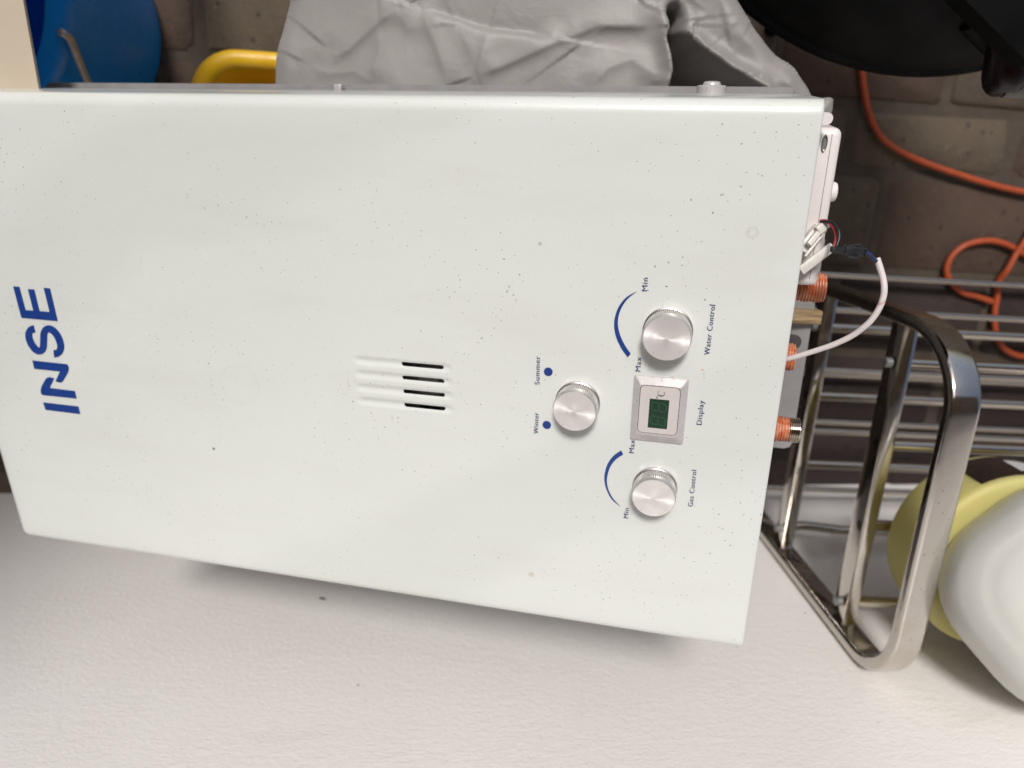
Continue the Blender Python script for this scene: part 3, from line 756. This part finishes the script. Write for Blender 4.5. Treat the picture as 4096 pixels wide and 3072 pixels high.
# ---------------------------------------------------------------- orange cable on the pavers
pts = [(3440, 180), (3448, 285), (3455, 350), (3475, 450), (3518, 540), (3590, 600), (3700, 652), (3830, 697), (3960, 737), (4096, 768), (4300, 800), (4420, 850), (4300, 900)]
pts += [z5(*p, 0)[:2] for p in ((2300, 380), (2169, 520), (2085, 640), (2000, 790), (1960, 880), (1945, 1010), (1925, 1130), (1925, 1250), (1950, 1350), (2030, 1460), (2200, 1500), (2420, 1400), (2480, 1000), (2400, 760), (2169, 655), (2090, 610), (1980, 562), (1850, 545), (1700, 575), (1590, 650), (1535, 740), (1530, 830), (1575, 905), (1660, 975), (1780, 1010), (1900, 1050))]
cps = [onz(p[0], p[1], .006) for p in pts]
for i in (14, 15, 16): cps[i].z = .012
o = obj('orange_cable', tube_bm(catmull(cps, 8), .0042, 12), M_ORC); tag(o, 'orange extension cable curling over the brick paving', 'cable')

# ---------------------------------------------------------------- grey fabric cover
def fz(x): return .345 + .24*(x+.34)
def onf(px, py):
    p = onz(px, py, .4)
    for _ in range(12): p = onz(px, py, fz(p.x))
    return p
def z2(x, y): return (1050 + x/1.6385, y/1.6385)
def z3(x, y): return (2300 + x/1.8433, y/1.8433)
creases = [  # polyline, amplitude, width across, side reach
 ([z2(430, 320), z2(480, 362), z2(560, 330), z2(760, 150), z2(900, 60)], .0060, .004, .020),
 ([z2(1050, 55), z2(1250, 110), z2(1420, 170), z2(1500, 190), z2(1700, 208), z2(1900, 242)], -.0075, .0022, .016),
 ([z2(1040, 60), z2(1080, 180), z2(1130, 290), z2(1180, 430), z2(1215, 570)], .0050, .004, .016),
 ([z2(1480, 200), z2(1440, 330), z2(1400, 510), z2(1370, 570)], .0040, .0025, .014),
 ([z2(1280, 180), z2(1340, 300), z2(1390, 440)], .0035, .004, .012),
 ([z2(1400, 500), z2(1560, 445), z2(1900, 292), z2(2200, 170), z3(560, 190)], .0055, .003, .022),
 ([z2(300, 420), z2(420, 480), z2(600, 470), z2(760, 560)], .0045, .006, .022),
 ([z2(760, 150), z2(760, 330), z2(700, 560)], .0045, .005, .02),
 ([z2(860, 0), z2(880, 90), z2(960, 190), z2(1080, 180)], .0030, .004, .014),
 ([z3(560, 80), z3(640, 170), z3(718, 60)], .0080, .004, .02),
 ([z3(90, 290), z3(230, 190), z3(450, 200), z3(640, 175)], .0060, .005, .02),
 ([z3(100, 660), z3(250, 500), z3(420, 440), z3(560, 540), z3(700, 580)], .0055, .006, .022),
 ([z3(480, 690), z3(560, 600), z3(700, 590), z3(760, 540)], .0060, .004, .016),
 ([z3(900, 0), z3(900, 130), z3(770, 90)], .0050, .004, .016),
 ([z3(940, 330), z3(1050, 410), z3(1160, 400), z3(1220, 300)], .0040, .004, .016),
 ([z3(1160, 400), z3(1200, 560), z3(1290, 680)], .0060, .006, .018),
 ([z3(1440, 590), z3(1560, 620), z3(1680, 710)], .0060, .004, .016),
 ([z3(1000, 120), z3(1200, 280), z3(1480, 440)], .0040, .008, .022),
 ([z2(20, 250), z2(160, 430), z2(200, 560)], .0030, .01, .03),
]
CR = []
for P, a, w_, s_ in creases: CR.append((np.array([onf(*p)[:2] for p in P]), a, w_, s_))
tri = np.array([onf(*z3(*p))[:2] for p in ((733, 270), (790, 310), (900, 410), (1130, 580), (1340, 700), (1100, 760), (800, 760), (725, 690), (770, 520), (755, 380))])
slit = np.array([onf(*z3(*p))[:2] for p in ((735, 80), (752, 130), (748, 260))])
out_px = [(1090, 720), (1090, 500), (1088, 390), (1092, 230), (1120, 120), (1152, 0), (1220, -260), (2760, -300), (2880, -120), (2958, 0), (3040, 130), (3110, 215), (3170, 255), (3215, 310), (3262, 392), (3290, 560), (3240, 760)]
out_w = np.array([onf(*p)[:2] for p in out_px])
cen = out_w.mean(0)
# extend beneath the heater
out_w[0] = (-.20, -.24); out_w[-1] = (.13, -.22)
X_, Y_ = np.meshgrid(np.linspace(out_w[:, 0].min()-.02, out_w[:, 0].max()+.02, 400), np.linspace(out_w[:, 1].min()-.02, out_w[:, 1].max()+.02, 340))
def pdist(P, X, Y, closed=False):
    best = np.full(X.shape, 9.); sign = np.zeros(X.shape); n = len(P)
    for i in range(n - (0 if closed else 1)):
        a, b_ = P[i], P[(i+1) % n]; d = b_-a; L2 = d@d
        t = np.clip(((X-a[0])*d[0] + (Y-a[1])*d[1])/L2, 0, 1)
        ex_, ey_ = X-a[0]-t*d[0], Y-a[1]-t*d[1]; dd = np.hypot(ex_, ey_); m_ = dd < best
        best = np.where(m_, dd, best); sign = np.where(m_, np.sign(d[0]*ey_ - d[1]*ex_), sign)
    return best, sign
def inpoly(P, X, Y):
    c = np.zeros(X.shape, bool); n = len(P)
    for i in range(n):
        x0, y0 = P[i]; x1, y1 = P[(i+1) % n]
        c ^= ((y0 > Y) != (y1 > Y)) & (X < (x1-x0)*(Y-y0)/(y1-y0+1e-12) + x0)
    return c
out_s = np.array([(v.x, v.y) for v in catmull([(p[0], p[1], 0) for p in out_w], 5, True)])
bd, _ = pdist(out_s, X_, Y_, True); ins = inpoly(out_s, X_, Y_); sdv = np.where(ins, bd, -bd)
Z_ = .345 + .24*(X_+.34)
for P, a, w_, s_ in CR:
    d, sg_ = pdist(P, X_, Y_)
    L = [np.hypot(X_-P[k][0], Y_-P[k][1]) for k in (0, -1)]
    endf = np.clip(np.minimum(L[0], L[1])/.012, 0, 1)
    w_ = w_*1.3; Z_ += .62*a*(np.exp(-(d/w_)) * .55 + np.tanh(sg_*d/w_)*np.exp(-d/s_)*.5)*endf
dt, _ = pdist(tri, X_, Y_, True); it = inpoly(tri, X_, Y_); sd = np.where(it, dt, -dt)
Z_ -= .07*(lambda t: t*t*(3-2*t))(np.clip(.5 + sd/.014, 0, 1))
Z_ += .010*np.exp(-((np.abs(sd)-.003)/.007)**2)*(~it)
ds, _ = pdist(slit, X_, Y_); Z_ -= .03*np.exp(-(ds/.0035)**2)
for i_ in range(X_.shape[0]):
    for j_ in range(X_.shape[1]):
        v = Vector((X_[i_, j_]*9, Y_[i_, j_]*9, 1.3)); Z_[i_, j_] += 0.010*noise.noise(v*.8) + .0008*noise.noise(v*3.1) + .0008*(1-abs(noise.noise(v*1.6+Vector((5, 3, 0)))))*2
under = np.clip((.02 - Y_)/.03, 0, 1)
Z_ = Z_*(1-under*0) - under*.012
Z_ -= np.clip(.012-sdv, 0, .012)**2/.012*.5
vs = [(X_[i, j], Y_[i, j], Z_[i, j]) for i in range(X_.shape[0]) for j in range(X_.shape[1])]
nxx = X_.shape[1]; fs = []; used = set()
keep = sdv > 0
for i in range(X_.shape[0]-1):
    for j in range(nxx-1):
        if keep[i, j] and keep[i+1, j] and keep[i, j+1] and keep[i+1, j+1]: fs.append((i*nxx+j, i*nxx+j+1, (i+1)*nxx+j+1, (i+1)*nxx+j))
b = bmesh.new(); V = [b.verts.new(v) for v in vs]
for f in fs: b.faces.new([V[k] for k in f])
bmesh.ops.delete(b, geom=[v for v in b.verts if not v.link_faces], context='VERTS')
be = [e for e in b.edges if len(e.link_faces) == 1]
for v in {v for e in be for v in e.verts}:
    best = None
    for i in range(len(out_s)):
        a_, c_ = out_s[i], out_s[(i+1) % len(out_s)]; d = c_-a_; t = min(1, max(0, ((v.co.x-a_[0])*d[0] + (v.co.y-a_[1])*d[1])/(d@d)))
        p_ = a_ + d*t; dd = (p_[0]-v.co.x)**2 + (p_[1]-v.co.y)**2
        if best is None or dd < best[0]: best = (dd, p_)
    v.co.x, v.co.y = best[1]
# smooth the cut rim onto the outline, then let the cloth hang to the floor
for z_step, shr in ((.02, .002), (.10, .012), (.30, .03)):
    r = bmesh.ops.extrude_edge_only(b, edges=be)
    nv = [v for v in r['geom'] if isinstance(v, bmesh.types.BMVert)]; be = [e for e in r['geom'] if isinstance(e, bmesh.types.BMEdge)]
    for v in nv:
        d = Vector((cen[0]-v.co.x, cen[1]-v.co.y, 0)).normalized(); v.co += d*shr*.4; v.co.z = max(.004, v.co.z - z_step)
o = obj('fabric_cover', b, M_FAB, angle=80); tag(o, 'crumpled grey fabric cover draped beside and beneath the water heater', 'fabric cover')

# ---------------------------------------------------------------- blue bucket
bx_, by_ = -.508, .122
bk = empty('blue_bucket', (bx_, by_, 0)); tag(bk, 'blue plastic bucket with a wire handle standing on the floor behind the heater', 'bucket')
rt, rbm, hb = .143, .125, .27
pr = [(.0001, .004), (rbm-.004, .004), (rbm, 0), (rbm+.001, .004)]
pr += [(rbm + (rt-rbm)*t, hb*t) for t in (.2, .4, .6, .8, .9)]
obj('body', lathe_bm(pr + [(rt-.003, hb), (rt-.006, hb), (rt-.008, hb*.9), (rbm-.003, .012), (.0001, .011)], 72), M_BUCK, bk)
obj('rim', lathe_bm([(rt-.008, hb-.004), (rt-.008, hb+.003), (rt-.003, hb+.005), (rt+.006, hb+.004), (rt+.009, hb), (rt+.009, hb-.012), (rt+.004, hb-.016), (rt-.001, hb-.016)], 72), M_BUCK, bk)
lg = onz(240, 130, .250)
lv = (lg - Vector((bx_, by_, .250))); la = math.atan2(lv.y, lv.x)
rad = rbm + (rt-rbm)*.87
lm = Matrix.Translation((rad*math.cos(la), rad*math.sin(la), .250)) @ Matrix.Rotation(la, 4, 'Z') @ Matrix.Rotation(math.radians(90), 4, 'Y')
obj('handle_lug', box_bm((-.022, -.016, -.004), (.022, .016, .005), .004, mat=lm), M_BUCK, bk)
hpth = [onz(*p)-Vector((bx_, by_, 0)) for p in ((240, 129, .262), (250, 131, .282), (276, 152, .276), (292, 185, .264), (320, 255, .242), (345, 315, .220), (358, 350, .208), (372, 420, .185))]
obj('handle', tube_bm(catmull(hpth, 6), .0034, 10), M_WIRE, bk)

# ---------------------------------------------------------------- yellow tub
zt_ = .14
e0, e1 = onz(758, 500, zt_), onz(900, 192, zt_)
x0t, y1t = e0.x, e1.y
tb = empty('yellow_tub', (x0t+.15, y1t-.10, 0)); tag(tb, 'yellow plastic tub with a wide scuffed rim on the floor between bucket and fabric', 'tub')
def ringt(ins, z, r): return [(p[0], p[1], z) for p in rrect(-.15+ins, -.10+ins, .15-ins, .10-ins, max(.004, r), 10)]
b = bmesh.new(); rings = []
for ins, z, r in ((.034, 0, .026), (.016, zt_-.008, .042), (.003, zt_-.009, .05), (0, zt_-.004, .052), (.002, zt_, .05), (.010, zt_+.001, .045), (.016, zt_-.001, .038), (.019, zt_-.008, .036), (.032, .012, .026)):
    rings.append([b.verts.new(p) for p in ringt(ins, z, r)])
for A, B in zip(rings, rings[1:]):
    for k in range(len(A)): b.faces.new((A[k], A[(k+1) % len(A)], B[(k+1) % len(A)], B[k]))
b.faces.new(rings[0]); b.faces.new(rings[-1])
obj('body', b, M_YTUB, tb, angle=60)

# ---------------------------------------------------------------- beige panel
zp = .43
P0, P1 = onz(92, 0, zp), onz(156, 362, zp); dirp = (P0-P1).normalized()
A, B = P1 - dirp*.005, P0 + dirp*.25
tbl = empty('beige_table', (A.x, A.y, 0)); tag(tbl, 'beige flat table top over the blue bucket at the heater top end', 'table')
obj('table_top', poly_bm([[(0, 0), (B.x-A.x, B.y-A.y), (B.x-A.x-.5, B.y-A.y+.02), (-.5, 0)]], zp-.003, zp), M_BEIGE, tbl, smooth=False)
for lx_, ly_ in ((-.32, .03), (-.47, .03), (B.x-A.x-.04, B.y-A.y-.03), (B.x-A.x-.45, B.y-A.y-.03)):
    obj('leg', box_bm((lx_-.012, ly_-.012, 0), (lx_+.012, ly_+.012, zp-.003), .002), M_BEIGE, tbl)

# ---------------------------------------------------------------- black kettle grill
gz = .45; gc = Vector((.2945, .2945, 0)); gr = .218
gl = empty('kettle_grill', (gc.x, gc.y, 0)); tag(gl, 'round black kettle barbecue beside the orange cable with a dark red handle', 'grill')
def dome(t): return (gr*.985*math.cos(t), gz + .006 + .10*math.sin(t))
pr = [dome(math.radians(a)) for a in range(0, 90, 6)] + [(.0001, gz+.106)]
obj('lid', lathe_bm(pr, 96), M_GRILL, gl)
pr = [(.0001, gz-.16)] + [(gr*.975*math.sin(math.radians(a)), gz - .004 - .156*math.cos(math.radians(a))) for a in range(8, 91, 8)] + [(gr*.99, gz-.006), (gr, gz-.004), (gr*1.004, gz), (gr, gz+.004), (gr*.985, gz+.006)]
obj('bowl', lathe_bm(pr, 96), M_GRILL, gl)
for k in range(3):
    a = math.radians(60 + 120*k)
    obj('leg', tube_bm([Vector((.10*math.cos(a), .10*math.sin(a), gz-.12)), Vector((.13*math.cos(a), .13*math.sin(a), .0))], .010, 14), M_GRILL, gl)
hz = .50
hA, hB = onz(4010, 385, hz)-Vector(gl.location), onz(4060, 60, hz)-Vector(gl.location)
tt = (hA-hB).normalized(); hwid = 78*(1-hz)/.96/F
o = obj('handle', tube_bm([hB, hA - tt*.012, hA - tt*.006, hA - tt*.002, hA], lambda t: hwid*(1, 1, .9, .7, .45)[round(t*4)], 24), M_MAR, gl)
obj('scuffed_end', tube_bm([hA + Vector((-.003, .003, .004)), hA + Vector((.012, .0035, .005))], .0045, 14), M_SCUFF, gl)
s0, s1 = onz(3880, 75, hz)-Vector(gl.location), onz(4060, 260, hz-.02)-Vector(gl.location)
obj('bracket', tube_bm([s0, s1, s1 + (s1-s0)*.4], .008, 12), M_GRILL, gl)
bpn = onz(3850, 90, hz-.03)-Vector(gl.location)
obj('bolt', lathe_bm([(.0001, 0), (.009, 0), (.010, .002), (.010, .004), (.007, .006), (.0065, .02), (.0001, .02)], 24, mat=Matrix.Translation(bpn) @ Matrix.Rotation(math.radians(90), 4, 'Y')), M_BOLT, gl)
P0, P1, P2, P3 = (onz(*p, .56) for p in ((3840, -20), (4120, 260), (4400, 100), (4100, -300)))
b = bmesh.new(); poly_bm([[(p.x-gc.x, p.y-gc.y) for p in (P0, P1, P2, P3)]], .545, .56, b)
obj('side_shelf', b, M_GRILL, gl, smooth=False)

# ---------------------------------------------------------------- a husk stuck to the wall
p = onwall(1290, 2398)
o = obj('seed_husk', lathe_bm([(.0001, -.0042), (.0008, -.003), (.0012, 0), (.0008, .003), (.0001, .0042)], 12, mat=Matrix.Rotation(math.radians(70), 4, 'Y')), mat('brown_husk', (.05, .025, .012), .6), loc=p + WN*.0012)
tag(o, 'tiny brown husk stuck on the white wall below the heater edge', 'husk')
